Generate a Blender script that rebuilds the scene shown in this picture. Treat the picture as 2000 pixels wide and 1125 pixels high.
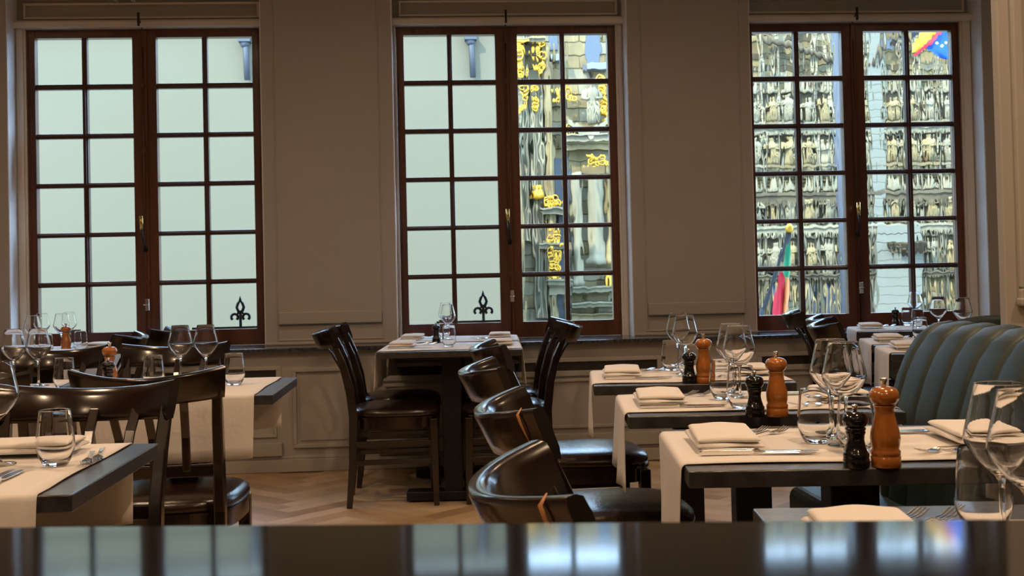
import bpy, math, random
from mathutils import Matrix, Vector
random.seed(7)
for o in list(bpy.data.objects): bpy.data.objects.remove(o)
SC = bpy.context.scene
COL = SC.collection
PI = math.pi
rad = math.radians

# ------------------------------------------------------------------ camera
F = 2300.0
yaw, pitch, roll = rad(3.87507), rad(1.13816), rad(1.31020)
cy, sy, cp, sp, cr, sr = math.cos(yaw), math.sin(yaw), math.cos(pitch), math.sin(pitch), math.cos(roll), math.sin(roll)
Ry = Matrix(((cy, 0, -sy), (0, 1, 0), (sy, 0, cy)))
Rx = Matrix(((1, 0, 0), (0, cp, -sp), (0, sp, cp)))
Rz = Matrix(((cr, -sr, 0), (sr, cr, 0), (0, 0, 1)))
Rm = Rz @ Rx @ Ry                      # rows: camera right, up, forward in (x, height, depth)
rows = [Vector((Rm[i][0], Rm[i][2], Rm[i][1])) for i in range(3)]
cam_d = bpy.data.cameras.new('camera'); cam = bpy.data.objects.new('camera', cam_d); COL.objects.link(cam)
m3 = Matrix((rows[0], rows[1], -rows[2])).transposed()
cam.matrix_world = Matrix.Translation((0, 0, 1.09)) @ m3.to_4x4()
cam_d.sensor_width = 36; cam_d.lens = F / 2000 * 36
cam_d.shift_y = (496.77 - 562.5) / 2000
cam_d.clip_start = 0.02; cam_d.clip_end = 300
cam_d.dof.use_dof = True; cam_d.dof.focus_distance = 2.9; cam_d.dof.aperture_fstop = 15
SC.camera = cam
def sight(p, r, y):
    """point of the depth plane y that the measured photo position (p, r) belongs to"""
    d = rows[0] * ((p - 1000) / F) - rows[1] * ((r - 496.77) / F) + rows[2]
    return (d.x / d.y * y, y, 1.09 + d.z / d.y * y)

# ------------------------------------------------------------------ world, sun, exposure
w = bpy.data.worlds.new('sky'); SC.world = w; w.use_nodes = True
bg = w.node_tree.nodes['Background']
bg.inputs[0].default_value = (0.48, 0.70, 1.0, 1); bg.inputs[1].default_value = 9.8
sd = bpy.data.lights.new('sun', 'SUN'); sd.energy = 7.8; sd.angle = rad(1.2); sd.color = (1, 0.93, 0.80)
so = bpy.data.objects.new('sun', sd); COL.objects.link(so)
so.rotation_euler = Vector((0.50, 0.62, -0.62)).to_track_quat('-Z', 'Y').to_euler()
vs = SC.view_settings
SC.display_settings.display_device = 'sRGB'
vs.view_transform = 'Standard'; vs.look = 'None'; vs.exposure = 0.0; vs.gamma = 1.0; vs.use_curve_mapping = False

# ------------------------------------------------------------------ materials
def mat(name, col, rough=0.5, metal=0.0, spec=0.5, noise=None, coat=0.0, bump=None, sheen=0.0):
    """noise=(scale, colour2, stretch xyz, contrast) ; bump=(scale, strength, stretch)"""
    m = bpy.data.materials.new(name); m.use_nodes = True
    nt = m.node_tree; b = nt.nodes['Principled BSDF']
    b.inputs['Base Color'].default_value = (*col, 1); b.inputs['Roughness'].default_value = rough
    b.inputs['Metallic'].default_value = metal; b.inputs['Specular IOR Level'].default_value = spec
    b.inputs['Coat Weight'].default_value = coat; b.inputs['Coat Roughness'].default_value = 0.12
    b.inputs['Sheen Weight'].default_value = sheen
    def coords(st):
        tc = nt.nodes.new('ShaderNodeTexCoord'); mp = nt.nodes.new('ShaderNodeMapping')
        mp.inputs['Scale'].default_value = st; nt.links.new(tc.outputs['Object'], mp.inputs[0]); return mp.outputs[0]
    if noise:
        sc_, c2, st, con = noise
        n = nt.nodes.new('ShaderNodeTexNoise'); n.inputs['Scale'].default_value = sc_; n.inputs['Detail'].default_value = 5
        nt.links.new(coords(st), n.inputs['Vector'])
        r = nt.nodes.new('ShaderNodeValToRGB'); r.color_ramp.elements[0].position = 0.5 - con; r.color_ramp.elements[1].position = 0.5 + con
        r.color_ramp.elements[0].color = (*col, 1); r.color_ramp.elements[1].color = (*c2, 1)
        nt.links.new(n.outputs[0], r.inputs[0]); nt.links.new(r.outputs[0], b.inputs['Base Color'])
    if bump:
        sc_, stg, st = bump
        n = nt.nodes.new('ShaderNodeTexNoise'); n.inputs['Scale'].default_value = sc_; n.inputs['Detail'].default_value = 3
        nt.links.new(coords(st), n.inputs['Vector'])
        bp = nt.nodes.new('ShaderNodeBump'); bp.inputs['Strength'].default_value = stg; bp.inputs['Distance'].default_value = 0.01
        nt.links.new(n.outputs[0], bp.inputs['Height']); nt.links.new(bp.outputs[0], b.inputs['Normal'])
    return m

def emis(name, col, s):
    m = bpy.data.materials.new(name); m.use_nodes = True
    b = m.node_tree.nodes['Principled BSDF']; b.inputs['Base Color'].default_value = (*col, 1)
    b.inputs['Emission Color'].default_value = (*col, 1); b.inputs['Emission Strength'].default_value = s
    return m

def glassy(name, ior=1.45, tint=(1, 1, 1), bump=None):
    m = bpy.data.materials.new(name); m.use_nodes = True
    nt = m.node_tree; nt.nodes.remove(nt.nodes['Principled BSDF'])
    g = nt.nodes.new('ShaderNodeBsdfGlass'); g.inputs['Roughness'].default_value = 0; g.inputs['IOR'].default_value = ior
    g.inputs['Color'].default_value = (*tint, 1)
    nt.links.new(g.outputs[0], nt.nodes['Material Output'].inputs[0])
    if bump:
        tc = nt.nodes.new('ShaderNodeTexCoord'); mp = nt.nodes.new('ShaderNodeMapping'); mp.inputs['Scale'].default_value = bump[2]
        n = nt.nodes.new('ShaderNodeTexNoise'); n.inputs['Scale'].default_value = bump[0]; n.inputs['Detail'].default_value = 1
        bp = nt.nodes.new('ShaderNodeBump'); bp.inputs['Strength'].default_value = bump[1]; bp.inputs['Distance'].default_value = 0.01
        nt.links.new(tc.outputs['Object'], mp.inputs[0]); nt.links.new(mp.outputs[0], n.inputs['Vector'])
        nt.links.new(n.outputs[0], bp.inputs['Height']); nt.links.new(bp.outputs[0], g.inputs['Normal'])
    return m

def thin_glass(name):
    m = bpy.data.materials.new(name); m.use_nodes = True
    nt = m.node_tree; nt.nodes.remove(nt.nodes['Principled BSDF'])
    t = nt.nodes.new('ShaderNodeBsdfTransparent'); t.inputs[0].default_value = (.97, 1, .985, 1)
    g = nt.nodes.new('ShaderNodeBsdfGlossy'); g.inputs['Roughness'].default_value = 0.02
    f = nt.nodes.new('ShaderNodeFresnel'); f.inputs[0].default_value = 1.3
    x = nt.nodes.new('ShaderNodeMixShader')
    nt.links.new(f.outputs[0], x.inputs[0]); nt.links.new(t.outputs[0], x.inputs[1]); nt.links.new(g.outputs[0], x.inputs[2])
    nt.links.new(x.outputs[0], nt.nodes['Material Output'].inputs[0])
    return m

M = dict(
 wall=mat('taupe wall paint', (.375, .355, .325), .62, noise=(3, (.405, .38, .345), (1, 1, 1), .3), bump=(220, .05, (1, 1, 1))),
 reveal=mat('lit wall reveal', (.80, .80, .80), .55),  # wall face lit at the window, its brightness put into the colour
 ceil=mat('ceiling paint', (.78, .74, .68), .8),
 trim=mat('pale window trim paint', (.70, .64, .55), .5),
 sill=mat('black stone sill', (.018, .018, .022), .16, spec=.7, noise=(60, (.07, .075, .09), (1, 1, 1), .12)),
 winwood=mat('red brown window wood', (.155, .052, .026), .30, noise=(9, (.055, .018, .011), (1, 1, .12), .25), coat=.3, bump=(40, .25, (1, 1, .1))),
 muntin=mat('dark window bar wood', (.065, .022, .012), .35, coat=.2),
 iron=mat('blackened iron', (.02, .02, .022), .4, .6),
 brass=mat('brass', (.75, .52, .18), .22, 1),
 chrome=mat('polished steel', (.80, .79, .77), .14, 1),
 wood=mat('dark mahogany chair wood', (.015, .0055, .0035), .20, spec=.6, noise=(6, (.006, .003, .0028), (1, 1, .25), .3), coat=.35),
 worn=mat('bare worn wood', (.52, .24, .08), .6),
 leather=mat('dark brown leather', (.022, .0095, .0065), .24, spec=.6, bump=(90, .08, (1, 1, 1)), noise=(5, (.016, .008, .006), (1, 1, 1), .3)),
 table=mat('black stained oak', (.022, .020, .020), .30, spec=.75, coat=.25, noise=(14, (.045, .043, .045), (1.2, 14, 1), .12), bump=(22, .35, (1.5, 22, 1))),
 tmetal=mat('black table base metal', (.006, .006, .008), .45, .3),
 cloth=mat('cream linen runner', (.72, .69, .67), .9, bump=(60, .12, (1, 1, 1)), noise=(2.5, (.66, .63, .605), (1, 1, 1), .3)),
 napkin=mat('cream folded napkin', (.72, .68, .65), .88, bump=(150, .1, (1, 1, 1))),
 green=mat('dark green banquette leather', (.009, .025, .021), .50, spec=.5, bump=(120, .08, (1, 1, 1)), noise=(7, (.007, .019, .017), (1, 1, 1), .3)),
 millwood=mat('amber varnished beech', (.46, .155, .022), .20, noise=(5, (.27, .080, .012), (6, 6, .6), .3), coat=.8),
 millblack=mat('black lacquer', (.004, .004, .004), .14, coat=.5),
 counter=mat('black glossy counter', (.010, .009, .009), .07, spec=.6),
 crystal=glassy('clear drinking glass', 1.30),
 wavy=glassy('old wavy window glass', 1.25, (.98, 1, .99), (12, .6, (1.4, 1, .4))),
 pane=thin_glass('clear window glass'),
 render_wall=mat('pale rendered wall', (0.104, 0.099, 0.061), .9, noise=(.8, (0.114, 0.106, 0.070), (1, 1, 1), .4)),
 stone=mat('cream limestone', (0.234, 0.185, 0.080), .85, noise=(2.2, (0.095, 0.070, 0.030), (1, 1, 1), .22)),
 stoned=mat('dark stone and niche shade', (0.039, 0.029, 0.015), .9, noise=(3, (0.095, 0.075, 0.037), (1, 1, 1), .2)),  # dark blocks and bands; on the niche slabs it paints recess shade
 stonew=mat('white grey stone', (0.234, 0.210, 0.128), .85, noise=(2.5, (0.112, 0.100, 0.061), (1, 1, .3), .2)),
 ashlar=mat('pale ashlar', (0.140, 0.143, 0.107), .85, noise=(3, (0.113, 0.118, 0.089), (.6, 1, 4), .3)),
 gold=mat('gilded ornament', (.50, .27, .016), .4, .3),
 slate=mat('blue grey painted metal', (0.038, 0.044, 0.053), .6),
 bluesill=mat('pale blue lead flashing', (0.136, 0.156, 0.180), .6),
 darkpane=mat('dark outside window', (.05, .065, .085), .2),
 street=mat('cobbled street', (0.087, 0.084, 0.077), .9, noise=(8, (0.050, 0.046, 0.043), (1, 1, 1), .2)),
 red=mat('red cloth', (.48,.015,.03), .8), yellow=mat('yellow cloth', (.60,.36,.02), .8), black=mat('black cloth', (.01, .01, .012), .8),
 blue=mat('blue cloth', (.003,.07,.42), .8), fgreen=mat('green cloth', (.012,.19,.085), .8), orange=mat('orange cloth', (.55,.17,.04), .8),
 white=mat('white cloth', (.5,.5,.5), .8), grille=mat('dark radiator grille', (.02, .016, .014), .6),
 lamp=emis('lamp diffuser', (1, .80, .55), 6), lampmetal=mat('lamp housing', (.05, .05, .05), .4, .8),
)
PLANK = [mat('oak plank ' + s, c, .38, noise=(7, tuple(v * .72 for v in c), (1, 1, 1), .3)) for s, c in
         (('pale', (.68, .50, .32)), ('honey', (.60, .42, .25)), ('mid', (.52, .35, .20)), ('brown', (.42, .27, .15)))]

# ------------------------------------------------------------------ mesh helpers
class MB:
    def __init__(s): s.v = []; s.f = []; s.sm = []; s.mi = []
    def add(s, vs_, fs, smooth=False, mi=0, mx=None):
        b = len(s.v)
        s.v += [tuple(mx @ Vector(v)) if mx is not None else tuple(v) for v in vs_]
        s.f += [tuple(i + b for i in f) for f in fs]; s.sm += [smooth] * len(fs); s.mi += [mi] * len(fs); return s
    def box(s, x0, x1, y0, y1, z0, z1, mi=0, mx=None):
        v = [(x, y, z) for z in (z0, z1) for y in (y0, y1) for x in (x0, x1)]
        return s.add(v, [(0, 2, 3, 1), (4, 5, 7, 6), (0, 1, 5, 4), (2, 6, 7, 3), (0, 4, 6, 2), (1, 3, 7, 5)], False, mi, mx)
    def lathe(s, prof, n=24, c=(0, 0, 0), mi=0, smooth=True, mx=None):
        v = []; f = []
        for r, z in prof:
            for k in range(n):
                a = 2 * PI * k / n; v.append((c[0] + r * math.cos(a), c[1] + r * math.sin(a), c[2] + z))
        for i in range(len(prof) - 1):
            for k in range(n):
                k2 = (k + 1) % n; f.append((i * n + k, i * n + k2, (i + 1) * n + k2, (i + 1) * n + k))
        if prof[0][0] > 1e-6: f.append(tuple(range(n - 1, -1, -1)))
        if prof[-1][0] > 1e-6: f.append(tuple((len(prof) - 1) * n + k for k in range(n)))
        return s.add(v, f, smooth, mi, mx)
    def tube(s, pts, r, n=8, mi=0, mx=None, flat=1.0):
        P = [Vector(p) for p in pts]; v = []; f = []
        rr = r if isinstance(r, (list, tuple)) else [r] * len(P)
        up = None
        for i, p in enumerate(P):
            t = (P[min(i + 1, len(P) - 1)] - P[max(i - 1, 0)]).normalized()
            if up is None: up = Vector((0, 0, 1)) if abs(t.z) < .9 else Vector((0, 1, 0))
            a = t.cross(up).normalized(); b = a.cross(t).normalized(); up = b
            for k in range(n):
                an = 2 * PI * k / n; v.append(tuple(p + a * math.cos(an) * rr[i] + b * math.sin(an) * rr[i] * flat))
        for i in range(len(P) - 1):
            for k in range(n):
                k2 = (k + 1) % n; f.append((i * n + k, i * n + k2, (i + 1) * n + k2, (i + 1) * n + k))
        f.append(tuple(range(n - 1, -1, -1))); f.append(tuple((len(P) - 1) * n + k for k in range(n)))
        return s.add(v, f, True, mi, mx)
    def bar(s, pts, wx, wy, mi=0, up=(1, 0, 0)):
        """rectangular bar through pts; wx along 'up' direction, wy across; wx/wy may be lists"""
        P = [Vector(p) for p in pts]; v = []; f = []; u = Vector(up)
        WX = wx if isinstance(wx, (list, tuple)) else [wx] * len(P); WY = wy if isinstance(wy, (list, tuple)) else [wy] * len(P)
        for i, p in enumerate(P):
            t = (P[min(i + 1, len(P) - 1)] - P[max(i - 1, 0)]).normalized()
            b = t.cross(u).normalized(); a = b.cross(t).normalized()
            for sx_, sy_ in ((-1, -1), (1, -1), (1, 1), (-1, 1)):
                v.append(tuple(p + a * sx_ * WX[i] / 2 + b * sy_ * WY[i] / 2))
        for i in range(len(P) - 1):
            for k in range(4):
                k2 = (k + 1) % 4; f.append((i * 4 + k, i * 4 + k2, (i + 1) * 4 + k2, (i + 1) * 4 + k))
        f.append((3, 2, 1, 0)); n = (len(P) - 1) * 4; f.append((n, n + 1, n + 2, n + 3))
        return s.add(v, f, False, mi)
    def prism(s, pts, y0, y1, mi=0):
        """outline pts in xz, extruded along y"""
        n = len(pts); v = [(x, y0, z) for x, z in pts] + [(x, y1, z) for x, z in pts]
        f = [tuple(range(n)), tuple(range(2 * n - 1, n - 1, -1))] + [(i, i + n, (i + 1) % n + n, (i + 1) % n) for i in range(n)]
        return s.add(v, f, False, mi)
    def grid(s, pts, smooth=True, mi=0, closeu=False):
        n = len(pts); m_ = len(pts[0]); v = [p for r in pts for p in r]
        f = [(i * m_ + j, i * m_ + (j + 1) % m_, (i + 1) * m_ + (j + 1) % m_, (i + 1) * m_ + j) for i in range(n - 1) for j in range(m_ if closeu else m_ - 1)]
        return s.add(v, f, smooth, mi)
    def build(s, name, m, parent=None, bevel=0, seg=2, sub=0, solid=0, loc=None):
        me = bpy.data.meshes.new(name); me.from_pydata(s.v, [], s.f)
        for mm in (m if isinstance(m, list) else [m]): me.materials.append(mm)
        me.polygons.foreach_set('use_smooth', s.sm); me.polygons.foreach_set('material_index', s.mi)
        me.validate(); me.update()
        import bmesh
        bm = bmesh.new(); bm.from_mesh(me); bmesh.ops.recalc_face_normals(bm, faces=bm.faces); bm.to_mesh(me); bm.free()
        o = bpy.data.objects.new(name, me); COL.objects.link(o)
        if solid: md = o.modifiers.new('s', 'SOLIDIFY'); md.thickness = solid; md.offset = 0
        if bevel: md = o.modifiers.new('b', 'BEVEL'); md.width = bevel; md.segments = seg; md.limit_method = 'ANGLE'; md.angle_limit = rad(35); md.harden_normals = False
        if sub: md = o.modifiers.new('u', 'SUBSURF'); md.levels = sub; md.render_levels = sub
        if parent is not None: o.parent = parent
        if loc: o.location = loc
        return o

def tag(o, label=None, cat=None, group=None, kind=None):
    if label: o['label'] = label
    if cat: o['category'] = cat
    if group: o['group'] = group
    if kind: o['kind'] = kind
    return o
def thing(name, label, cat, loc=(0, 0, 0), rz=0, group=None):
    o = bpy.data.objects.new(name, None); COL.objects.link(o); o.location = loc; o.rotation_euler = (0, 0, rz); o.empty_display_size = .1
    return tag(o, label, cat, group)
KIDS = {}
def copy_tree(o, parent=None):
    c = o.copy(); COL.objects.link(c); c.parent = parent
    for ch in [k for k in bpy.data.objects if k.parent == o]: copy_tree(ch, c)
    return c
PROTO = {}
def place(kind, maker, loc, rz, label, group=None, cat=None, rx=0, ry=0):
    """first call moves the prototype itself, later ones copy it with its parts"""
    if kind not in PROTO: PROTO[kind] = o = maker()
    else: o = copy_tree(PROTO[kind])
    o.location = loc; o.rotation_euler = (rx, ry, rz); o['label'] = label
    if group: o['group'] = group
    return o
def struct(o, label=None): return tag(o, label, None, None, 'structure')

# ------------------------------------------------------------------ room shell
# windows: centre x of each casement pair; pane plane y = 7.33
WX = [(-2.378, -1.089), (-.142, 1.117), (2.059, 3.342)]
OPEN = [(-2.50, -1.005), (-.222, 1.225), (1.985, 3.475)]
ZT = 2.66
def bevelled(x0, x1, z0, z1, y, t, wd, mb):
    """rectangular raised moulding frame standing proud of plane y by t, strip width wd"""
    for a, b, c, d in ((x0, x1, z1 - wd, z1), (x0, x1, z0, z0 + wd), (x0, x0 + wd, z0 + wd, z1 - wd), (x1 - wd, x1, z0 + wd, z1 - wd)):
        mb.box(a, b, y - t, y + .01, c, d)
wl = MB()
px = [-4.6, OPEN[0][0], OPEN[0][1], OPEN[1][0], OPEN[1][1], OPEN[2][0], OPEN[2][1], 5.2]
for i in (0, 2, 4, 6): wl.box(px[i], px[i + 1], 7.15, 7.62, 0, 3.6)
for a, b in OPEN:
    wl.box(a, b, 7.34, 7.62, ZT + .01, 3.6)          # above the window
    wl.box(a, b, 7.40, 7.62, 0, .70)                # below
struct(wl.build('wall_back', M['wall']), 'taupe panelled wall with three tall windows')
rv = MB()
for a, b in OPEN:
    rv.box(a - .004, a + .006, 7.155, 7.335, .716, 3.2); rv.box(b - .006, b + .004, 7.155, 7.335, .716, 3.2)
struct(rv.build('trim_1', M['reveal']), 'window reveals coloured white as lit wall faces')
pp = MB()                                            # pier panels
for a, b in ((-.925, -.31), (1.31, 1.91), (-3.4, -2.6)):
    bevelled(a - .012, b + .012, .74, 3.4, 7.15, .006, .012, pp)
    pp.box(a, b, 7.125, 7.15, .84, .915)
    pp.box(a - .08, b + .08, 7.13, 7.15, .716, .735)
struct(pp.build('trim_2', M['wall'], bevel=.006), 'raised panels on the piers between the windows')
# header panel over each window
for n, (a, b) in enumerate(OPEN):
    h = MB(); h.box(a, b, 7.25, 7.345, 2.665, 2.70); h.box(a, b, 7.27, 7.345, 2.70, 2.712)
    bevelled(a + .045, b - .03, 2.73, 2.83, 7.34, .02, .014, h)
    h.box(a, b, 7.26, 7.345, 2.85, 2.875)
    h.box(a + .6, a + .615, 7.28, 7.34, 2.83, 2.86); h.box(a + .7, a + .715, 7.28, 7.34, 2.83, 2.86)
    struct(h.build('trim_%d' % (n + 3), M['trim'], bevel=.004), 'moulded panel over window')
# sill and wainscot
sl = MB(); sl.box(-4.5, 5.1, 6.85, 7.42, .692, .716)
struct(sl.build('trim_6', M['sill'], bevel=.004), 'black stone window sill')
ws = MB(); ws.box(-4.6, 5.2, 6.90, 7.16, 0, .692)
struct(ws.build('trim_7', M['wall']), 'taupe wainscot below the sill')
wp = MB()
for a, b, z0, z1 in ((-.822, -.413, .135, .595), (1.46, 1.83, .135, .595), (-3.2, -2.75, .135, .595)):
    bevelled(a, b, z0, z1, 6.90, .018, .022, wp); wp.box(a + .04, b - .04, 6.893, 6.90, z0 + .04, z1 - .04)
for a, b in ((-2.6, -.885), (-.33, 1.34), (1.91, 3.6)):
    wp.box(a, b, 6.883, 6.90, .588, .612); wp.box(a, a + .03, 6.883, 6.90, .535, .588); wp.box(b - .03, b, 6.883, 6.90, .535, .588); wp.box(a, b, 6.883, 6.90, .505, .537)
    bevelled(a + .03, b - .03, .20, .49, 6.90, .014, .018, wp); wp.box(a, b, 6.86, 6.90, .095, .17)
struct(wp.build('trim_8', M['wall'], bevel=.004), 'moulded wainscot panels')
gr = MB()
for a, b in ((-2.57, -.915), (-.30, 1.31), (1.94, 3.57)):
    gr.box(a, b, 6.893, 6.901, .537, .588)
    for k in range(1, 6): gr.box(a + (b - a) * k / 6 - .003, a + (b - a) * k / 6 + .003, 6.889, 6.894, .537, .588)
struct(gr.build('trim_9', M['grille']), 'dark radiator slots under the sill')
bb = MB(); bb.box(-4.6, 5.2, 6.872, 6.90, 0, .075); bb.box(-4.6, 5.2, 6.880, 6.90, .075, .092)
struct(bb.build('baseboard_back', M['wall'], bevel=.004))
for nm, args in (('wall_left', (-4.75, -4.55, -3.6, 7.2)), ('wall_right', (5.1, 5.3, -3.6, 7.2)), ('wall_front', (-4.75, 5.3, -3.75, -3.55))):
    struct(MB().box(*args, 0, 3.6).build(nm, M['wall']))
struct(MB().box(-4.75, 5.3, -3.75, 7.62, 3.6, 3.8).build('ceiling', M['ceil']))
# partition at right with a moulded panel
pt = MB(); pt.box(1.798, 5.1, 3.60, 3.64, 0, 3.6)
bevelled(1.842, 2.9, .985, 3.3, 3.60, .016, .035, pt); pt.box(1.832, 2.91, 3.565, 3.60, .965, .99)
struct(pt.build('wall_partition', M['wall'], bevel=.006), 'taupe projecting wall with moulded panel at right')
# herringbone floor
fl = MB(); L_, W_ = .50, .10
c45 = math.cos(PI / 4)
def plank(u0, v0, du, dv):
    ps = [(u0, v0), (u0 + du, v0), (u0 + du, v0 + dv), (u0, v0 + dv)]
    q = [((u - v) * c45, (u + v) * c45 + 2) for u, v in ps]
    if all(-4.7 < x < 5.3 and -3.7 < y < 7.1 for x, y in q):
        fl.add([(x, y, 0) for x, y in q], [(0, 1, 2, 3)], False, random.choice((0, 0, 1, 1, 2, 3)))
n5 = 5                                                # plank length in plank widths
for r in range(-95, 96):
    for m_ in range(-14, 15):
        plank(r * W_ + m_ * 2 * L_, r * W_, L_ - .0015, W_ - .0015)
        c_ = r; plank(c_ * W_ + 0, (c_ - 2 * n5 + 1) * W_ + m_ * 2 * L_, W_ - .0015, L_ - .0015)
fl.box(-4.75, 5.3, -3.75, 7.2, -.12, -.004, mi=3)
struct(fl.build('floor', PLANK), 'oak herringbone parquet floor')

# ------------------------------------------------------------------ windows
ROWZ = [(2.604, 2.333), (2.298, 2.030), (1.997, 1.728), (1.696, 1.425), (1.394, 1.125), (1.091, .823)]
def window(n, x0, x1, glassL, glassR):
    """x0/x1 outer edges of the panes"""
    e = bpy.data.objects.new('window_%d' % n, None); COL.objects.link(e); struct(e, ('left', 'middle', 'right')[n - 1] + ' red brown wooden casement window')
    s = (x1 - x0) / 1.289
    pw = .267 * s; mt = .031 * s
    tr = MB(); a, b = OPEN[n - 1]
    tr.box(a, x0 - .057, 7.30, 7.42, .716, ZT + .05); tr.box(x1 + .057, b, 7.30, 7.42, .716, ZT + .05); tr.box(a, b, 7.33, 7.42, ZT, ZT + .05)
    tr.box(a + .012, x0 - .070, 7.288, 7.30, .716, ZT + .03); tr.box(x1 + .070, b - .012, 7.288, 7.30, .716, ZT + .03)
    tr.build('window_frame', M['trim'], e, bevel=.003)
    for side in (0, 1):
        p0 = x0 if side == 0 else x1 - 2 * pw - mt
        c = bpy.data.objects.new('casement', None); COL.objects.link(c); c.parent = e
        q0, q1 = p0, p0 + 2 * pw + mt
        lo = q0 - .055 if side == 0 else x0 + .5 * (x1 - x0) + .002
        hi = x0 + .5 * (x1 - x0) - .002 if side == 0 else q1 + .055
        fr = MB()
        fr.box(lo, q0 - .008, 7.315, 7.375, .718, ZT); fr.box(q1 + .008, hi, 7.315, 7.375, .718, ZT)
        fr.box(q0 - .008, q1 + .008, 7.315, 7.375, 2.612, ZT); fr.box(q0 - .008, q1 + .008, 7.315, 7.375, .718, .815)
        fr.box(lo + .006, lo + .012, 7.31, 7.316, .73, 2.65); fr.box(hi - .012, hi - .006, 7.31, 7.316, .73, 2.65)
        for zz in (.76, 2.03, 2.64):                   # peg heads
            fr.lathe([(.006, 0), (.004, .004), (0, .005)], 8, mx=Matrix.Translation((q0 - .03, 7.315, zz)) @ Matrix.Rotation(PI / 2, 4, 'X'))
            fr.lathe([(.006, 0), (.004, .004), (0, .005)], 8, mx=Matrix.Translation((q1 + .03, 7.315, zz)) @ Matrix.Rotation(PI / 2, 4, 'X'))
        fr.build('stiles', M['winwood'], e, bevel=.004).parent = c
        mu = MB(); mx_ = q0 + pw
        mu.box(mx_, mx_ + mt, 7.328, 7.372, .815, 2.612); mu.box(mx_ + mt * .3, mx_ + mt * .7, 7.320, 7.33, .815, 2.612)
        for k in range(5):
            zc = (ROWZ[k][1] + ROWZ[k + 1][0]) / 2; hh = (ROWZ[k][1] - ROWZ[k + 1][0]) / 2 * .9
            mu.box(q0 - .008, q1 + .008, 7.330, 7.371, zc - hh, zc + hh); mu.box(q0 - .008, q1 + .008, 7.322, 7.332, zc - hh * .4, zc + hh * .4)
        mu.build('glazing_bars', M['muntin'], c, bevel=.003)
        g = MB()
        for k in range(6):
            for u in (0, 1):
                xa = q0 + u * (pw + mt); z1, z0 = ROWZ[k]
                gl = (glassL, glassR)[side]
                if gl is M['pane']: g.add([(xa - .006, 7.35, z0 - .006), (xa + pw + .006, 7.35, z0 - .006), (xa + pw + .006, 7.35, z1 + .006), (xa - .006, 7.35, z1 + .006)], [(0, 1, 2, 3)])
                else: g.box(xa - .006, xa + pw + .006, 7.348, 7.352, z0 - .006, z1 + .006)
        g.build('glass', (glassL, glassR)[side], c)
    xc = (x0 + x1) / 2 - .005
    # meeting post in front of the joint
    mb = MB(); mb.box(xc - .010, xc + .022, 7.298, 7.318, .72, 2.655); mb.build('meeting_bead', M['winwood'], e, bevel=.005)
    hd = MB(); hd.tube([(xc, 7.29, 2.55), (xc, 7.29, .76)], .004, 6)
    for zz in (2.3, 1.9, 1.1): hd.box(xc - .008, xc + .008, 7.284, 7.30, zz, zz + .03)
    hd.build('bolt_rod', M['winwood'], e)
    lv = MB(); lv.tube([(xc - .012, 7.245, 1.515), (xc - .010, 7.245, 1.43)], [.0125, .0095], 10); lv.build('lever_grip', M['brass'], e)
    l2 = MB(); l2.tube([(xc - .010, 7.245, 1.43), (xc - .004, 7.255, 1.36), (xc, 7.285, 1.33), (xc, 7.29, 1.30)], [.007, .005, .008, .012], 8); l2.lathe([(.015, 0), (.015, .01)], 10, mx=Matrix.Translation((xc, 7.30, 1.315)) @ Matrix.Rotation(PI / 2, 4, 'X'))
    l2.build('lever_pivot', M['iron'], e)
    lt = MB(); lt.box(xc - .005, xc + .019, 7.278, 7.30, .94, 1.012); lt.tube([(xc - .012, 7.27, .975), (xc + .02, 7.27, .975)], .005, 6); lt.build('latch', M['chrome'], e, bevel=.002)
    tb = MB(); tb.box(xc - .005, xc + .007, 7.20, 7.215, 2.66, 2.74); tb.tube([(xc + .001, 7.21, 2.72), (xc + .001, 7.29, 2.66)], .004, 6); tb.build('top_bolt', M['iron'], e)
    return e
window(1, *WX[0], M['pane'], M['pane'])
window(2, *WX[1], M['pane'], M['wavy'])
window(3, *WX[2], M['wavy'], M['wavy'])

# ------------------------------------------------------------------ outdoors
struct(MB().box(-40, 60, 7.62, 60, -1.2, -1.0).build('ground_1', M['street']), 'paved square outside')
def finial(cx, z0, lab):
    t = thing('iron_railing', lab, 'railing', (cx, 7.52, z0), 0, 'railings outside the windows')
    b = MB(); b.box(-.30, .18, -.008, .008, -.06, -.045); b.box(-.30, -.285, -.008, .008, -.36, -.05); b.box(.165, .18, -.008, .008, -.36, -.05); b.build('rail', M['iron'], t)
    f = MB(); r = .0095
    f.tube([(0, 0, -.05), (0, 0, .055)], .009, 8)
    f.tube([(0, 0, .040), (.014, 0, .055), (.022, 0, .075), (.015, 0, .098), (0, 0, .118), (-.015, 0, .098), (-.022, 0, .075), (-.014, 0, .055), (0, 0, .040)], r, 8)
    f.lathe([(.013, 0), (.007, .022), (0, .042)], 8, (0, 0, .108))
    for s in (-1, 1):
        f.tube([(s * .036 + s * .021 * math.cos(q), 0, .014 + .021 * math.sin(q)) for q in [PI + .9 - k * .62 for k in range(9)]], r * .95, 8)
        f.tube([(s * .004, 0, .045), (s * .018, 0, .038)], r * .9, 8)
    f.box(-.018, .018, -.011, .011, .034, .050)
    f.build('finial', M['iron'], t)
finial(.318, .868, 'black iron railing with fleur finial outside the middle window')
finial(-1.213, .868, 'black iron railing with fleur finial outside the left window')

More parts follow.
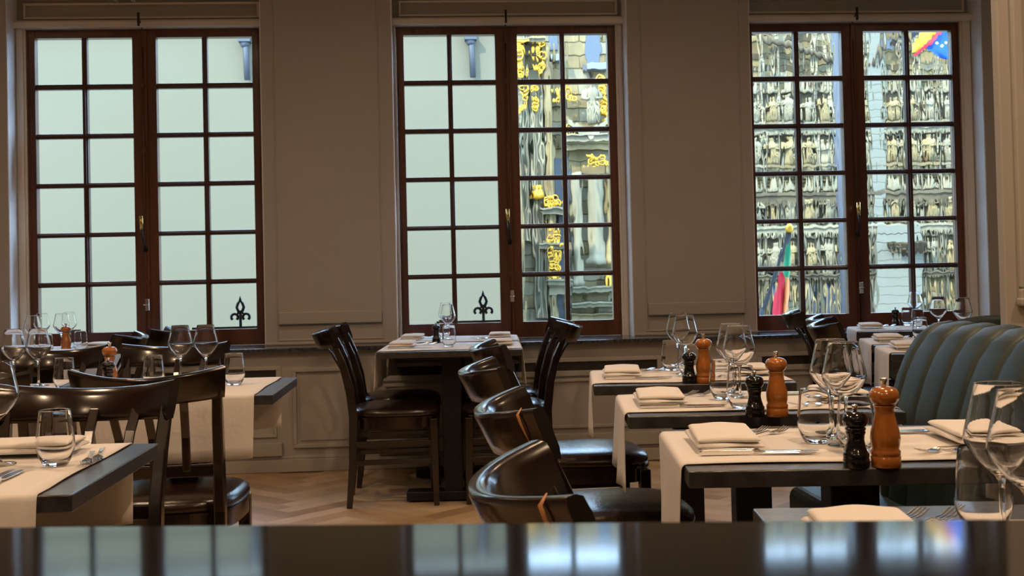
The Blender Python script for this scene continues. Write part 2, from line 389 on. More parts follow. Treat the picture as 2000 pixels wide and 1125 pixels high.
# pale rendered building filling the left windows
rb = thing('rendered_building', 'blank pale green rendered building beyond the left window', 'building', (0, 14, -1))
MB().box(-16, .93, 0, 5, 0, 5.10).build('wall', M['render_wall'], rb)
MB().box(-16.1, .98, -.1, 5.1, 5.10, 5.19).build('coping', M['stonew'], rb)
for i, (x, zt, zb) in enumerate(((sight(920, 115, 13.9)[0], 5.09, 4.48), (sight(478, 115, 13.9)[0], 5.09, 4.48))):
    d = MB(); d.tube([(x, -.07, zt), (x + .02, -.07, zb)], .035, 10); d.box(x - .07, x + .07, -.14, 0, 4.92, 4.97); d.lathe([(.035, 0), (.055, .03), (.055, .08)], 10, (x, -.07, 4.86))
    d.build('downpipe', M['slate'], rb)

# gilded baroque house seen through the right half of the middle window
GY = 22.0; k_ = GY / F
def GX(p): return sight(p, 330, GY)[0]
def GZ(r_, p=1100): return sight(p, r_, GY)[2]
gh = thing('baroque_house', 'gilded baroque stone house seen through the middle window', 'building', (0, 0, 0))
w_ = MB(); w_.box(.95, 5.5, GY, GY + 4, -1, 5.95)
for j in range(27):                                     # ashlar courses stand a little proud
    z = -1 + j * .25
    for i in range(10):
        x = .95 + i * .47 + (j % 2) * .235
        w_.box(x + .012, min(x + .458, 5.5), GY - random.uniform(.01, .05), GY, z + .012, z + .238, mi=random.choice((0, 0, 1)))
w_.build('wall', [M['stone'], M['stonew']], gh)
def gpil(p0, p1, r0, r1, dep, m='stonew', nm='pilaster', flutes=3):
    b = MB(); x0, x1 = GX(p0), GX(p1); b.box(x0, x1, GY - dep, GY, GZ(r1), GZ(r0))
    for i in range(flutes):
        xx = x0 + (x1 - x0) * (i + .5) / flutes; b.box(xx - (x1 - x0) * .2 / flutes, xx + (x1 - x0) * .2 / flutes, GY - dep - .06, GY - dep, GZ(r1), GZ(r0))
    return b.build(nm, M[m], gh, bevel=.01)
gpil(1016, 1032, 40, 470, .25, 'stonew'); gpil(1036, 1062, 165, 620, .2, 'stonew', flutes=4)
gpil(1063, 1080, 90, 640, .28, 'stone', flutes=1); gpil(1007, 1016, 240, 640, .35, 'stone', flutes=1)
def gcol(p, r0, r1, rad_, m='stonew'):
    b = MB(); b.lathe([(rad_ * 1.3, 0), (rad_ * 1.3, .08), (rad_ * 1.05, .14), (rad_, .2), (rad_ * .92, GZ(r0) - GZ(r1) - .1), (rad_ * 1.2, GZ(r0) - GZ(r1))], 20, (GX(p), GY - .25, GZ(r1)))
    return b.build('column', M[m], gh)
gcol(1157, 345, 518, .155); gcol(1190, 345, 518, .12, 'stone'); gcol(1122, 340, 560, .10, 'stonew')
def gpanel(p0, p1, r0, r1, m, nm, dep=.06):
    b = MB(); b.box(GX(p0), GX(p1), GY - dep, GY, GZ(r1), GZ(r0)); return b.build(nm, M[m], gh, bevel=.01)
gpanel(1077, 1093, 40, 100, 'darkpane', 'window'); gpanel(1150, 1178, 40, 128, 'darkpane', 'window'); gpanel(1082, 1106, 112, 124, 'bluesill', 'window_sill', .3); gpanel(1144, 1190, 128, 142, 'bluesill', 'window_sill', .3)
gpanel(1083, 1097, 310, 640, 'slate', 'window'); gpanel(1104, 1112, 305, 500, 'slate', 'window')
gpanel(1070, 1100, 175, 210, 'stoned', 'cartouche', .2)
for (p0, p1, r0, r1, dep) in ((1096, 1200, 268, 282, .45), (1096, 1200, 282, 296, .32), (1010, 1066, 82, 90, .4), (1052, 1100, 408, 420, .45), (1046, 1100, 475, 486, .35), (1060, 1104, 545, 556, .5), (1064, 1104, 556, 575, .35), (1104, 1200, 560, 572, .4), (1104, 1200, 590, 600, .5), (1104, 1200, 612, 640, .3)):
    b = MB(); b.box(GX(p0), GX(p1), GY - dep, GY, GZ(r1), GZ(r0)); b.box(GX(p0) - .02, GX(p1) + .02, GY - dep - .07, GY, GZ(r0) - .03, GZ(r0)); b.build('cornice', M['stonew' if dep > .33 else 'stone'], gh)
pdm = MB(); pdm.prism([(GX(1104), GZ(250)), (GX(1150), GZ(280)), (GX(1200), GZ(235)), (GX(1200), GZ(222)), (GX(1150), GZ(262)), (GX(1104), GZ(238))], GY - .5, GY); pdm.build('pediment', M['stonew'], gh)
def curl(cx, cz, R0, turns, s, r, mb, y=GY - .38, ph=0):
    pts = []
    for i in range(int(14 * turns) + 1):
        a = ph + s * 2 * PI * i / 14; rr = R0 * (1 - i / (14 * turns) * .75); pts.append((cx + rr * math.cos(a), y, cz + rr * math.sin(a)))
    mb.tube(pts, [r * (1 - .5 * i / len(pts)) for i in range(len(pts))], 6)
def leafy(p0, p1, r0, r1, n, mb, sz=.06):
    for i in range(n):
        x = GX(random.uniform(p0, p1)); z = GZ(random.uniform(r0, r1))
        if i % 3 == 0: curl(x, z, sz * random.uniform(.9, 1.6), 1.2, random.choice((-1, 1)), sz * .32, mb, ph=random.uniform(0, 6))
        else:
            mx = Matrix.Translation((x, GY - random.uniform(.25, .42), z)) @ Matrix.Rotation(random.uniform(-1.2, 1.2), 4, 'Y')
            mb.lathe([(0, -sz), (sz * .5, -sz * .3), (sz * .4, sz * .3), (0, sz)], 7, mx=mx)
for i, (p0, p1, r0, r1, n, sz) in enumerate(((1010, 1024, 80, 155, 26, .07), (1046, 1062, 68, 150, 30, .06), (1040, 1050, 165, 220, 14, .05), (1010, 1028, 168, 232, 14, .06), (1080, 1118, 168, 206, 16, .05), (1168, 1186, 160, 248, 44, .06), (1100, 1122, 250, 276, 12, .06), (1142, 1184, 310, 330, 22, .05), (1060, 1084, 388, 410, 18, .06), (1062, 1086, 445, 530, 46, .055), (1064, 1090, 536, 545, 10, .05))):
    b = MB(); leafy(p0, p1, r0, r1, n, b, sz); b.build('gilded_ornament', M['gold'], gh)
b = MB(); curl(GX(1014), GZ(112), .17, 1.6, 1, .035, b); curl(GX(1098), GZ(190), .17, 1, 1, .03, b); b.box(GX(1008), GX(1036), GY - .45, GY, GZ(90), GZ(84))
b.lathe([(.0, 0), (.12, .04), (.10, .16), (.05, .2), (.07, .26), (.0, .3)], 12, (GX(1045), GY - .3, GZ(392))); b.box(GX(1176), GX(1196), GY - .3, GY, GZ(568), GZ(540)); b.build('gilded_ornament', M['gold'], gh)
def figure(mb, x, y, z, h, lean=0, seed=0):
    rnd = random.Random(seed); q = h
    mb.lathe([(.12 * q, 0), (.15 * q, .1 * q), (.12 * q, .3 * q), (.10 * q, .48 * q), (.13 * q, .62 * q), (.145 * q, .74 * q), (.06 * q, .82 * q), (.045 * q, .85 * q), (.07 * q, .90 * q), (.068 * q, .95 * q), (0, q)], 10, (x, y, z))
    for s in (-1, 1):
        mb.tube([(x + s * .13 * q, y, z + .76 * q), (x + s * .2 * q, y - .04, z + .58 * q), (x + s * rnd.uniform(.02, .12) * q, y - .12 * q, z + rnd.uniform(.45, .66) * q)], [.05 * q, .045 * q, .035 * q], 7)
    for i in range(5):
        a = x + (i - 2) * .05 * q; mb.tube([(a, y - .13 * q, z + .02 * q), (a + .03 * q, y - .12 * q, z + .3 * q), (a - .02 * q, y - .1 * q, z + .5 * q)], .018 * q, 5)
b = MB(); figure(b, GX(1154), GY - .4, GZ(248), .82, seed=3); b.build('statue', M['stonew'], gh)

# gothic town hall seen through the right window
TY = 40.0; t_ = TY / F
def TX(p): return sight(p, 330, TY)[0]
def TZ(r_): return sight(1670, r_, TY)[2]
th = thing('gothic_town_hall', 'carved gothic stone town hall with rows of statues beyond the right window', 'building', (0, 0, 0))
TX0, TX1 = 9.6, 19.8
b = MB(); b.box(TX0, TX1, TY, TY + 4, -1, 10.35)
for j in range(53):
    z = -1 + j * .21
    for i in range(20):
        x = TX0 + i * .47 + (j % 2) * .22
        if random.random() < .7: b.box(x, min(x + .45, TX1), TY - random.uniform(.02, .09), TY, z + .01, z + .2, mi=random.choice((0, 0, 1, 2)))
b.build('wall', [M['stone'], M['stoned'], M['stonew']], th)
xs = [TX0 + .25 + .62 * i + random.uniform(-.06, .06) for i in range(15)]
b = MB()
for i, x in enumerate(xs):
    xx = x - .31
    b.tube([(xx, TY - .32, -1), (xx, TY - .32, 10.3)], .048, 7); b.tube([(xx + .09, TY - .22, -1), (xx + .09, TY - .22, 10.3)], .028, 6); b.tube([(xx - .09, TY - .22, -1), (xx - .09, TY - .22, 10.3)], .028, 6)
    for z in [k * .16 + 5.2 for k in range(30)]:
        if random.random() < .8: b.lathe([(0, 0), (.07, .04), (.03, .09), (0, .11)], 5, (xx + random.uniform(-.02, .02), TY - .34, z))
b.build('colonnettes', [M['stonew']], th)
levels = [(TZ(521), 1), (TZ(430), 1), (TZ(322), 1), (TZ(240), 1)]
def band(z, h, dep, m='stonew'):
    q = MB(); q.box(TX0, TX1, TY - dep, TY, z, z + h); q.box(TX0, TX1, TY - dep - .08, TY, z + h * .6, z + h)
    for i in range(int((TX1 - TX0) / .15)):
        x = TX0 + i * .15; q.prism([(x, z), (x + .13, z), (x + .065, z - h * .9)], TY - dep - .02, TY - dep + .05)
    q.build('carved_band', M[m], th)
band(TZ(452), .22, .5); band(TZ(392), .30, .45, 'stoned'); band(TZ(258), .15, .4); band(TZ(540), .12, .42, 'stoned')
# diaper panels
b = MB()
for i in range(58):
    for j in range(7):
        x = TX0 + i * .16 + (j % 2) * .08; z = TZ(386) + j * .115; b.lathe([(.065, 0), (0, .05)], 4, mx=Matrix.Translation((x, TY - .1, z)) @ Matrix.Rotation(PI / 2, 4, 'X'))
b.build('diaper_panel', M['stone'], th)
stp = MB(); figure(stp, 0, 0, 0, .86, seed=1); stp.box(-.16, .16, -.16, .16, -.08, 0); stp.lathe([(0, -.32), (.10, -.2), (.16, -.08)], 8)
stp2 = MB(); figure(stp2, 0, 0, 0, .84, seed=8); stp2.box(-.16, .16, -.16, .16, -.08, 0); stp2.lathe([(0, -.32), (.10, -.2), (.16, -.08)], 8)
sm = [stp.build('statue', M['stonew'], th), stp2.build('statue', M['stone'], th)]
cnp = MB(); cnp.lathe([(.19, 0), (.19, .05), (.13, .12), (.10, .26), (.05, .40), (0, .52)], 6)
for k in range(6): cnp.lathe([(.035, 0), (.02, .1), (0, .2)], 5, (.17 * math.cos(k * PI / 3), .17 * math.sin(k * PI / 3), 0))
cn = cnp.build('canopy', M['stonew'], th)
nich = MB().box(-.21, .21, 0, .12, -.15, 1.05).build('niche_shade', M['stoned'], th)  # dark slab behind each statue, recess shade put into its colour
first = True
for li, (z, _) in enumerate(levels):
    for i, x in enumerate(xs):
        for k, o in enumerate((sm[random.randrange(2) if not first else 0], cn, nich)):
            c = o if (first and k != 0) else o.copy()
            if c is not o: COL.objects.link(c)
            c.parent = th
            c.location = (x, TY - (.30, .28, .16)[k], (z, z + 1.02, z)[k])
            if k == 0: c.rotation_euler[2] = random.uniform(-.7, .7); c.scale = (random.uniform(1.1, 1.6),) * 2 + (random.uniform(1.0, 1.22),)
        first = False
for o in sm: o.location = (TX0 + .02 + .2 * sm.index(o), TY - .3, TZ(240) + 1.6)
# lower tall windows and shafts, plain ashlar base at right, arched gable lines
b = MB()
for p in (1500, 1560, 1598): b.box(TX(p), TX(p) + .45, TY - .12, TY + .01, -1, TZ(552))
b.build('window', M['darkpane'], th)
b = MB()
for i in range(40): x = TX0 + i * .23; b.tube([(x, TY - .24, -1), (x, TY - .24, TZ(545))], .04, 6)
b.build('shafts', M['stone'], th)
b = MB(); b.box(TX(1694), TX(1778), TY - .62, TY, -1, TZ(500))
for j in range(12): b.box(TX(1694), TX(1778), TY - .635, TY - .62, -1 + j * .3 + .012, -1 + j * .3 + .288)
b.build('plain_base', M['ashlar'], th)
b = MB(); b.box(TX(1694), TX(1716), TY - .5, TY, TZ(500), 10.3)
for j in range(22): b.box(TX(1694), TX(1716), TY - .515, TY - .5, TZ(500) + j * .28 + .01, TZ(500) + j * .28 + .268)
b.build('plain_pier', M['ashlar'], th)
b = MB(); b.lathe([(.1, 0), (.55, .25), (.75, .45), (.8, .5)], 12, (TX(1752), TY - .62, TZ(505)))
for i in range(30):
    a = random.uniform(0, PI); b.lathe([(0, -.05), (.06, 0), (0, .05)], 6, (TX(1752) + .6 * math.cos(a), TY - 1.1, TZ(505) + random.uniform(.15, .45)))
b.build('corbel', M['stoned'], th)
b = MB(); b.tube([(TX(1478), TY - .5, TZ(60)), (TX(1500), TY - .5, TZ(85)), (TX(1540), TY - .5, TZ(92)), (TX(1590), TY - .5, TZ(110)), (TX(1640), TY - .5, TZ(135))], .10, 8)
b.tube([(TX(1700), TY - .5, TZ(135)), (TX(1740), TY - .5, TZ(60)), (TX(1790), TY - .5, TZ(110)), (TX(1850), TY - .5, TZ(60))], .09, 8); b.build('gable_moulding', M['stoned'], th)
b = MB()
for (p, r_) in ((1733, 75), (1752, 75), (1510, 140), (1560, 210)): b.prism([(TX(p), TZ(r_ + 24)), (TX(p) + .22, TZ(r_ + 24)), (TX(p) + .22, TZ(r_ + 4)), (TX(p) + .11, TZ(r_ - 4)), (TX(p), TZ(r_ + 4))], TY - .14, TY - .05)
b.build('lancet_opening', M['darkpane'], th)

# grey post between, flags
PX_ = sight(1640, 330, 12)[0]; gp = MB(); gp.tube([(PX_, 12, -1), (PX_, 12, 4.6)], .036, 12); gp.lathe([(.09, 0), (.09, .3), (.05, .4)], 12, (PX_, 12, -1)); tag(gp.build('street_post', M['slate']), 'blue grey upright post standing outside the right window', 'post')
def cloth(nm, pts_rows, m, parent):
    b_ = MB(); b_.grid(pts_rows); o = b_.build(nm, m, parent, sub=2, solid=.008); return o
FY = 9.4; f_ = FY / F
def FP(p, r_, dy=0): return sight(p, r_, FY + dy)
fl1 = thing('tricolour_flag', 'red and green flag on leaning black pole outside right window', 'flag', (0, 0, 0))
b = MB(); b.tube([(2.03, 7.66, .42), FP(1490, 606), FP(1541, 456)], .018, 8); b.build('pole', M['black'], fl1)
b = MB(); b.lathe([(0, 0), (.035, .02), (.03, .06), (0, .09)], 10, FP(1542, 456)); b.build('gilt_knob', M['gold'], fl1)
cloth('green_panel', [[FP(1538, 468), FP(1541, 468, .05), FP(1543, 470)], [FP(1530, 515, .08), FP(1538, 515), FP(1544, 515, .08)], [FP(1526, 560, .1), FP(1536, 558), FP(1543, 548, .1)]], M['fgreen'], fl1)
cloth('red_panel', [[FP(1522, 532), FP(1527, 528, .06), FP(1532, 534)], [FP(1512, 575, .1), FP(1522, 575), FP(1532, 575, .1)], [FP(1504, 620, .1), FP(1518, 628), FP(1528, 632, .1)]], M['red'], fl1)
cloth('orange_panel', [[FP(1532, 536, .05), FP(1537, 540), FP(1543, 545, .05)], [FP(1530, 580, .1), FP(1536, 575), FP(1542, 560, .1)], [FP(1527, 622, .1), FP(1534, 618), FP(1540, 600, .1)]], M['orange'], fl1)
fl2 = thing('national_flag', 'black yellow red flag hanging at top of right window', 'flag', (0, 0, 0))
cloth('black_stripe', [[FP(1778, 55), FP(1790, 54, .08), FP(1800, 52)], [FP(1779, 85, .05), FP(1786, 76), FP(1793, 68, .08)]], M['black'], fl2)
cloth('yellow_stripe', [[FP(1792, 70, .03), FP(1806, 52, .08), FP(1838, 50, .02)], [FP(1785, 90, .08), FP(1800, 84), FP(1822, 72, .08)], [FP(1780, 108), FP(1792, 100, .08), FP(1806, 90)]], M['yellow'], fl2)
cloth('red_stripe', [[FP(1838, 50, .02), FP(1844, 56, .06)], [FP(1820, 72, .08), FP(1828, 78)], [FP(1804, 90), FP(1808, 96, .06)], [FP(1781, 107), FP(1784, 113)]], M['red'], fl2)
b = MB(); b.tube([(3.9, 7.64, 3.1), FP(1772, 58, .1)], .012, 8); b.build('pole', M['black'], fl2)
fl3 = thing('blue_flag', 'plain blue flag with pale marks hanging outside right window', 'flag', (0, 0, 0))
cloth('cloth_panel', [[FP(1845, 56, .1), FP(1853, 52), FP(1862, 50, .1)], [FP(1822, 78), FP(1842, 78, .12), FP(1862, 80)], [FP(1803, 95, .1), FP(1830, 98), FP(1860, 108, .1)], [FP(1822, 104), FP(1842, 118, .12), FP(1857, 116)]], M['blue'], fl3)
b = MB()
for p, r_ in ((1830, 84), (1839, 90), (1848, 84)): b.lathe([(.014, 0), (.014, .004)], 5, mx=Matrix.Translation(FP(p, r_, -.03)) @ Matrix.Rotation(PI / 2, 4, 'X'))
b.build('star', M['white'], fl3)
b = MB(); b.tube([(4.0, 7.64, 3.0), FP(1836, 58, .3)], .012, 8); b.build('pole', M['black'], fl3)

# ------------------------------------------------------------------ furniture prototypes
def superq(w, d, n=28, e=3.2, taper=0.0):
    o = []
    for k in range(n):
        a = 2 * PI * k / n; c, s_ = math.cos(a), math.sin(a)
        x = math.copysign(abs(c) ** (2 / e), c); y = math.copysign(abs(s_) ** (2 / e), s_)
        o.append((x * w / 2 * (1 + taper * y), y * d / 2))
    return o
def make_chair():
    """faces +y; origin on the floor under the seat centre"""
    t = thing('dining_chair', '', 'chair')
    c = MB(); rings = []
    for sc_, z in ((.90, .428), (.985, .432), (1.0, .446), (.985, .462), (.90, .474), (.72, .482), (.4, .486), (.1, .487)):
        rings.append([(x * sc_, y * sc_, z) for x, y in superq(.425, .43, 36, 3.4, .06)])
    c.grid(rings, closeu=True); c.add(rings[0], [tuple(range(35, -1, -1))]); c.add(rings[-1], [tuple(range(36))], True); c.build('seat', M['leather'], t)
    f = MB(); r0 = [(x, y, .378) for x, y in superq(.415, .42, 36, 3.6, .06)]; r1 = [(x, y, .430) for x, y, _ in r0]; f.grid([r0, r1], closeu=True); f.add(r0, [tuple(range(35, -1, -1))]); f.add(r1, [tuple(range(36))])
    r2 = [(x * 1.03, y * 1.03, .424) for x, y, _ in r0]; r3 = [(x * 1.03, y * 1.03, .433) for x, y, _ in r0]; f.grid([r2, r3], closeu=True); f.add(r2, [tuple(range(35, -1, -1))]); f.add(r3, [tuple(range(36))])
    f.build('seat_frame', M['wood'], t)
    for s in (-1, 1):
        MB().bar([(s * .183, .178, .42), (s * .186, .182, .2), (s * .188, .186, 0)], [.040, .034, .026], [.040, .034, .026]).build('leg', M['wood'], t, bevel=.004)
        MB().bar([(s * .178, -.232, 0), (s * .176, -.212, .22), (s * .176, -.205, .44), (s * .178, -.222, .58), (s * .182, -.255, .70), (s * .188, -.291, .79), (s * .191, -.302, .822)], [.026, .030, .032, .030, .030, .028, .016], [.028, .036, .042, .038, .034, .024, .014]).build('leg', M['wood'], t, bevel=.004)
        MB().box(s * .186 - .009, s * .186 + .009, -.2, .18, .295, .320).build('stretcher', M['wood'], t, bevel=.003)
        MB().box(s * .186 - .009, s * .186 + .009, -.2, .18, .205, .230).build('stretcher', M['wood'], t, bevel=.003)
    MB().bar([(-.18, -.21, .30), (0, -.235, .30), (.18, -.21, .30)], .025, .016, up=(0, 0, 1)).build('stretcher', M['wood'], t, bevel=.003)
    MB().bar([(-.18, .182, .26), (.18, .182, .26)], .025, .018, up=(0, 0, 1)).build('stretcher', M['wood'], t, bevel=.003)
    # scooped crest rail
    g = []; N = 20
    for i in range(N + 1):
        s = -1 + 2 * i / N; x = .207 * s; y = -.392 + .092 * abs(s) ** 2.2; zt = .840 + .024 * abs(s) ** 2.0; zb = .772 + .010 * (1 - s * s) * -1
        th_ = .012; ring = []
        for (u, z) in ((-th_ - .006, zt - .012), (-th_ - .004, zt - .002), (-.002, zt), (th_ - .004, zt - .003), (th_ + .003, zt - .02), (th_ + .012, zb + .02), (th_ + .010, zb), (-th_ + .012, zb), (-th_ + .006, zb + .02)):
            k2 = .6 * s; ring.append((x - u * k2 * .9, y + u * (1 - .2 * abs(s)) + (zt - z) * .22, z))
        g.append(ring)
    tr = MB(); tr.grid(g, closeu=True); tr.add(g[0], [tuple(range(8, -1, -1))]); tr.add(g[-1], [tuple(range(9))]); tr.build('crest_rail', M['wood'], t)
    MB().bar([(-.185, -.225, .560), (0, -.245, .560), (.185, -.225, .560)], .036, .018, up=(0, 0, 1)).build('back_rail', M['wood'], t, bevel=.004)
    for s in (-1, 0, 1):
        MB().bar([(s * .090, -.240, .56), (s * .093, -.262, .66), (s * .099, -.315 + .01 * abs(s), .74), (s * .105, -.362 + .018 * abs(s), .79)], [.024] * 4, [.011] * 4).build('slat', M['wood'], t, bevel=.003)
    return t
def chair(x, y, face, label, group='dark wooden dining chairs'):
    """face: heading in degrees of the sitter, 0 = +x, 90 = +y"""
    return place('chair', make_chair, (x, y, 0), rad(face - 90), label, group)

def make_table(wd, dp, by=None):
    """origin on the floor under front-left corner"""
    t = thing('dining_table', '', 'table')
    MB().box(0, wd, 0, dp, .720, .750).build('tabletop', M['table'], t, bevel=.0025)
    cx, cy_ = wd / 2, (dp / 2 if by is None else by)
    MB().box(cx - .046, cx + .046, cy_ - .046, cy_ + .046, .045, .705).build('column', M['tmetal'], t, bevel=.003)
    MB().box(cx - .25, cx + .25, cy_ - .05, cy_ + .05, .70, .72).build('top_bracket', M['tmetal'], t, bevel=.003)
    b_ = MB(); b_.box(cx - .23, cx + .23, cy_ - .055, cy_ + .055, .008, .052)
    for s in (-1, 1): b_.lathe([(.018, 0), (.018, .01)], 10, (cx + s * .20, cy_, 0))
    b_.build('foot_bar', M['tmetal'], t, bevel=.004)
    return t
class Tab:
    def __init__(s, key, desc, x, y, th, wd, dp, label, by=None):
        s.x, s.y, s.th, s.wd, s.dp, s.desc = x, y, -rad(th), wd, dp, desc
        s.o = make_table(wd, dp, by); s.o.location = (x, y, 0); s.o.rotation_euler = (0, 0, s.th)
        tag(s.o, label, 'table', 'dark oak restaurant tables')
    def w(s, u, v):
        c, q = math.cos(s.th), math.sin(s.th); return (s.x + u * c - v * q, s.y + u * q + v * c)

def runner(tab, axis, a0, a1, h0, h1, label, seed=0):
    """linen strip across the table along u ('x') or v ('y'); a0..a1 its width range on the other axis; h0/h1 hanging lengths"""
    rnd = random.Random(seed); Ln = tab.wd if axis == 'x' else tab.dp; r = .011; zt = .7525
    path = []
    for z in (h0, h0 * .8, h0 * .6, h0 * .4, h0 * .2): path.append((-r * .6, zt - r - z, z / max(h0, .01)))
    for k in range(4): a = PI - k * PI / 6; path.append((r * .4 + r * math.cos(a), zt - r + r * math.sin(a), 0))
    for k in range(1, 12): path.append((Ln * k / 12, zt, -1))
    for k in range(4): a = PI / 2 - k * PI / 6; path.append((Ln - r * .4 + r * math.cos(a), zt - r + r * math.sin(a), 0))
    for z in (h1 * .2, h1 * .4, h1 * .6, h1 * .8, h1): path.append((Ln + r * .6, zt - r - z, z / max(h1, .01)))
    n = 14; g = []; p1, p2 = rnd.uniform(0, 6), rnd.uniform(0, 6)
    for (u, z, q) in path:
        row = []
        for j in range(n + 1):
            tt = j / n; v = a0 + (a1 - a0) * tt; du = 0; dz = 0
            if q > 0: du = q * (.006 * math.sin(tt * 9 + p1) + .004 * math.sin(tt * 21 + p2)) - .006 * q; dz = q * (-.012 * (1 - tt) + .006 * math.sin(tt * 5 + p1)); v += q * .006 * math.sin(tt * 3 + p1)
            if q < 0: dz = .0007 * (1 + math.sin(u * 17 + tt * 4 + p2)); v += .0025 * math.sin(u * 12 + p1) if j in (0, n) else 0
            sgn = -1 if u < Ln / 2 else 1
            uu = u + sgn * (-du if q > 0 else 0)
            row.append((uu, v, z + dz) if axis == 'x' else (v, uu, z + dz))
        g.append(row)
    b_ = MB(); b_.grid(g); o = b_.build('table_runner', M['cloth'], None, solid=.0014)
    o.location = (tab.x, tab.y, 0); o.rotation_euler = (0, 0, tab.th)
    return tag(o, label, 'table runner', 'linen table runners')

def make_napkin():
    t = MB(); W2, D2 = .125, .22
    def slab(w_, d_, z0, z1, ox, oy, lean, ph, lift):
        nx, ny = 22, 22; top = []; bot = []
        for i in range(nx + 1):
            ra = []; rb_ = []
            for j in range(ny + 1):
                a = math.sin((i / nx - .5) * PI); c_ = math.sin((j / ny - .5) * PI); x = ox + a * w_ / 2 + lean * (c_ + 1) / 2; y = oy + c_ * d_ / 2 + .004 * math.sin(4 * a + ph)
                ed = math.sqrt(max(0, 1 - abs(a) ** 14)) * math.sqrt(max(0, 1 - abs(c_) ** 20))
                m_ = (z0 + z1) / 2 + lift * max(0, c_ + .2) ** 2 * (.6 + .4 * math.sin(3 * a + ph)); hgt = (z1 - z0) / 2 * ed; wv = .0022 * math.sin(4 * x / w_ + ph) * math.cos(3 * c_ + ph)
                ra.append((x, y, m_ + hgt + wv * ed)); rb_.append((x, y, m_ - hgt))
            top.append(ra); bot.append(rb_)
        t.grid(top); t.grid(bot)
    slab(W2, D2, .0, .011, 0, 0, .0, .3, 0); slab(W2 - .008, D2 - .006, .0105, .0225, -.003, .002, .006, 1.4, .003)
    o = t.build('napkin', M['napkin']); return tag(o, '', 'napkin')
def cutlery_pts(z0): return None
def make_fork():
    o = MB(); o.bar([(0, 0, .003), (0, .05, .003), (0, .10, .005), (0, .135, .008)], [.011, .008, .005, .006], [.003] * 4)
    o.bar([(0, .133, .008), (0, .142, .005), (0, .155, .003)], [.007, .020, .021], [.0025] * 3)
    for k in range(4):
        x = (k - 1.5) * .0062; o.bar([(x, .152, .003), (x, .175, .005), (x, .198, .012)], [.0035, .003, .002], [.0022, .002, .0015])
    return tag(o.build('fork', M['chrome'], bevel=.0008), '', 'fork')
def make_knife():
    o = MB(); o.bar([(0, 0, .006), (0, .004, .006), (0, .095, .006), (0, .10, .006)], [.009, .012, .010, .007], [.007, .009, .008, .005])
    o.bar([(0, .10, .005), (0, .115, .004), (0, .18, .004), (0, .205, .004), (0, .215, .004)], [.006, .014, .017, .012, .003], [.003, .002, .0018, .0015, .001])
    return tag(o.build('knife', M['chrome'], bevel=.0008), '', 'knife')
def setting(tab, side, desc, nap=True, forks=True, knives=True, off=0.0, inset=.098, extra=0.0, fa=42, fl=0.0):
    """side: 'L','R','N','F' = edge of the table at which the guest sits"""
    a = {'L': 0, 'R': PI, 'N': PI / 2, 'F': -PI / 2}[side]          # guest heading in table frame
    ctr = {'L': (inset, tab.dp / 2 + off), 'R': (tab.wd - inset, tab.dp / 2 - off), 'N': (tab.wd / 2 + off, inset), 'F': (tab.wd / 2 - off, tab.dp - inset)}[side]
    z = .7545; A = a + tab.th
    def P_(f, l):
        u = ctr[0] + f * math.cos(a) - l * math.sin(a); v = ctr[1] + f * math.sin(a) + l * math.cos(a); return tab.w(u, v)
    if nap:
        x, y = P_(0, .0); place('napkin', make_napkin, (x, y, z + .007), A + extra, 'folded cream napkin at the ' + desc, 'folded napkins')
    if forks:
        for i, (f, l) in enumerate(((-.030, .050), (.012, .042))):
            x, y = P_(f, l + fl); place('fork', make_fork, (x, y, z), A - PI / 2 + rad(fa), ('outer', 'inner')[i] + ' steel fork by the napkin at the ' + desc, 'steel forks')
    if knives:
        for i, (f, l) in enumerate(((-.055, -.116), (-.062, -.134))):
            x, y = P_(f, l); place('knife', make_knife, (x, y, z), A - PI / 2, ('inner', 'outer')[i] + ' steel knife by the napkin at the ' + desc, 'steel knives')

def make_wine():
    o = MB()
    out = [(.034, 0), (.0345, .0012), (.030, .0025), (.012, .0045), (.005, .010), (.0036, .02), (.0034, .07), (.004, .080), (.007, .086), (.020, .097), (.033, .112), (.0405, .124), (.0425, .131), (.0405, .142), (.034, .170), (.02865, .1958), (.0285, .1967), (.0281, .197)]
    inn = [(.0277, .1967), (.0276, .1958), (.0330, .170), (.0395, .142), (.0414, .131), (.0394, .125), (.032, .1135), (.019, .0988), (.008, .0905), (0, .0892)]
    o.lathe([(0, 0)] + out + inn, 40); return tag(o.build('wine_glass', M['crystal']), '', 'wine glass')
def make_tumbler():
    o = MB()
    out = [(.020, 0), (.023, .002), (.029, .014), (.0345, .030), (.0355, .038), (.0345, .055), (.0315, .085), (.0296, .1038), (.0294, .1047), (.0289, .105)]
    inn = [(.0285, .1047), (.0284, .1038), (.0302, .085), (.0332, .055), (.0342, .038), (.0330, .031), (.0272, .0175), (.020, .009), (0, .0075)]
    o.lathe([(0, 0)] + out + inn, 40); return tag(o.build('tumbler', M['crystal']), '', 'tumbler')
def make_mill():
    t = thing('pepper_mill', '', 'pepper mill')
    MB().lathe([(.0245, 0), (.0255, .001), (.0255, .018), (.0240, .0195), (.0252, .021), (.0254, .027), (.0225, .031), (.0245, .038), (.0256, .050), (.0245, .060), (.0200, .076), (.0172, .090), (.0165, .098), (.0190, .103), (.0192, .105), (.0150, .1055)], 32).build('body', M['millwood'], t)
    MB().lathe([(.0150, .1055), (.0195, .108), (.0235, .113), (.0256, .120), (.0250, .127), (.0205, .134), (.0120, .1375), (.004, .138)], 32).build('head', M['millwood'], t)
    hd_ = [c for c in bpy.data.objects if c.parent == t and c.name.startswith('head')][0]
    MB().lathe([(.0045, .137), (.0038, .142), (.0055, .146), (.0062, .149), (.0060, .1525), (0, .153)], 16).build('knob', M['chrome'], hd_)
    return t
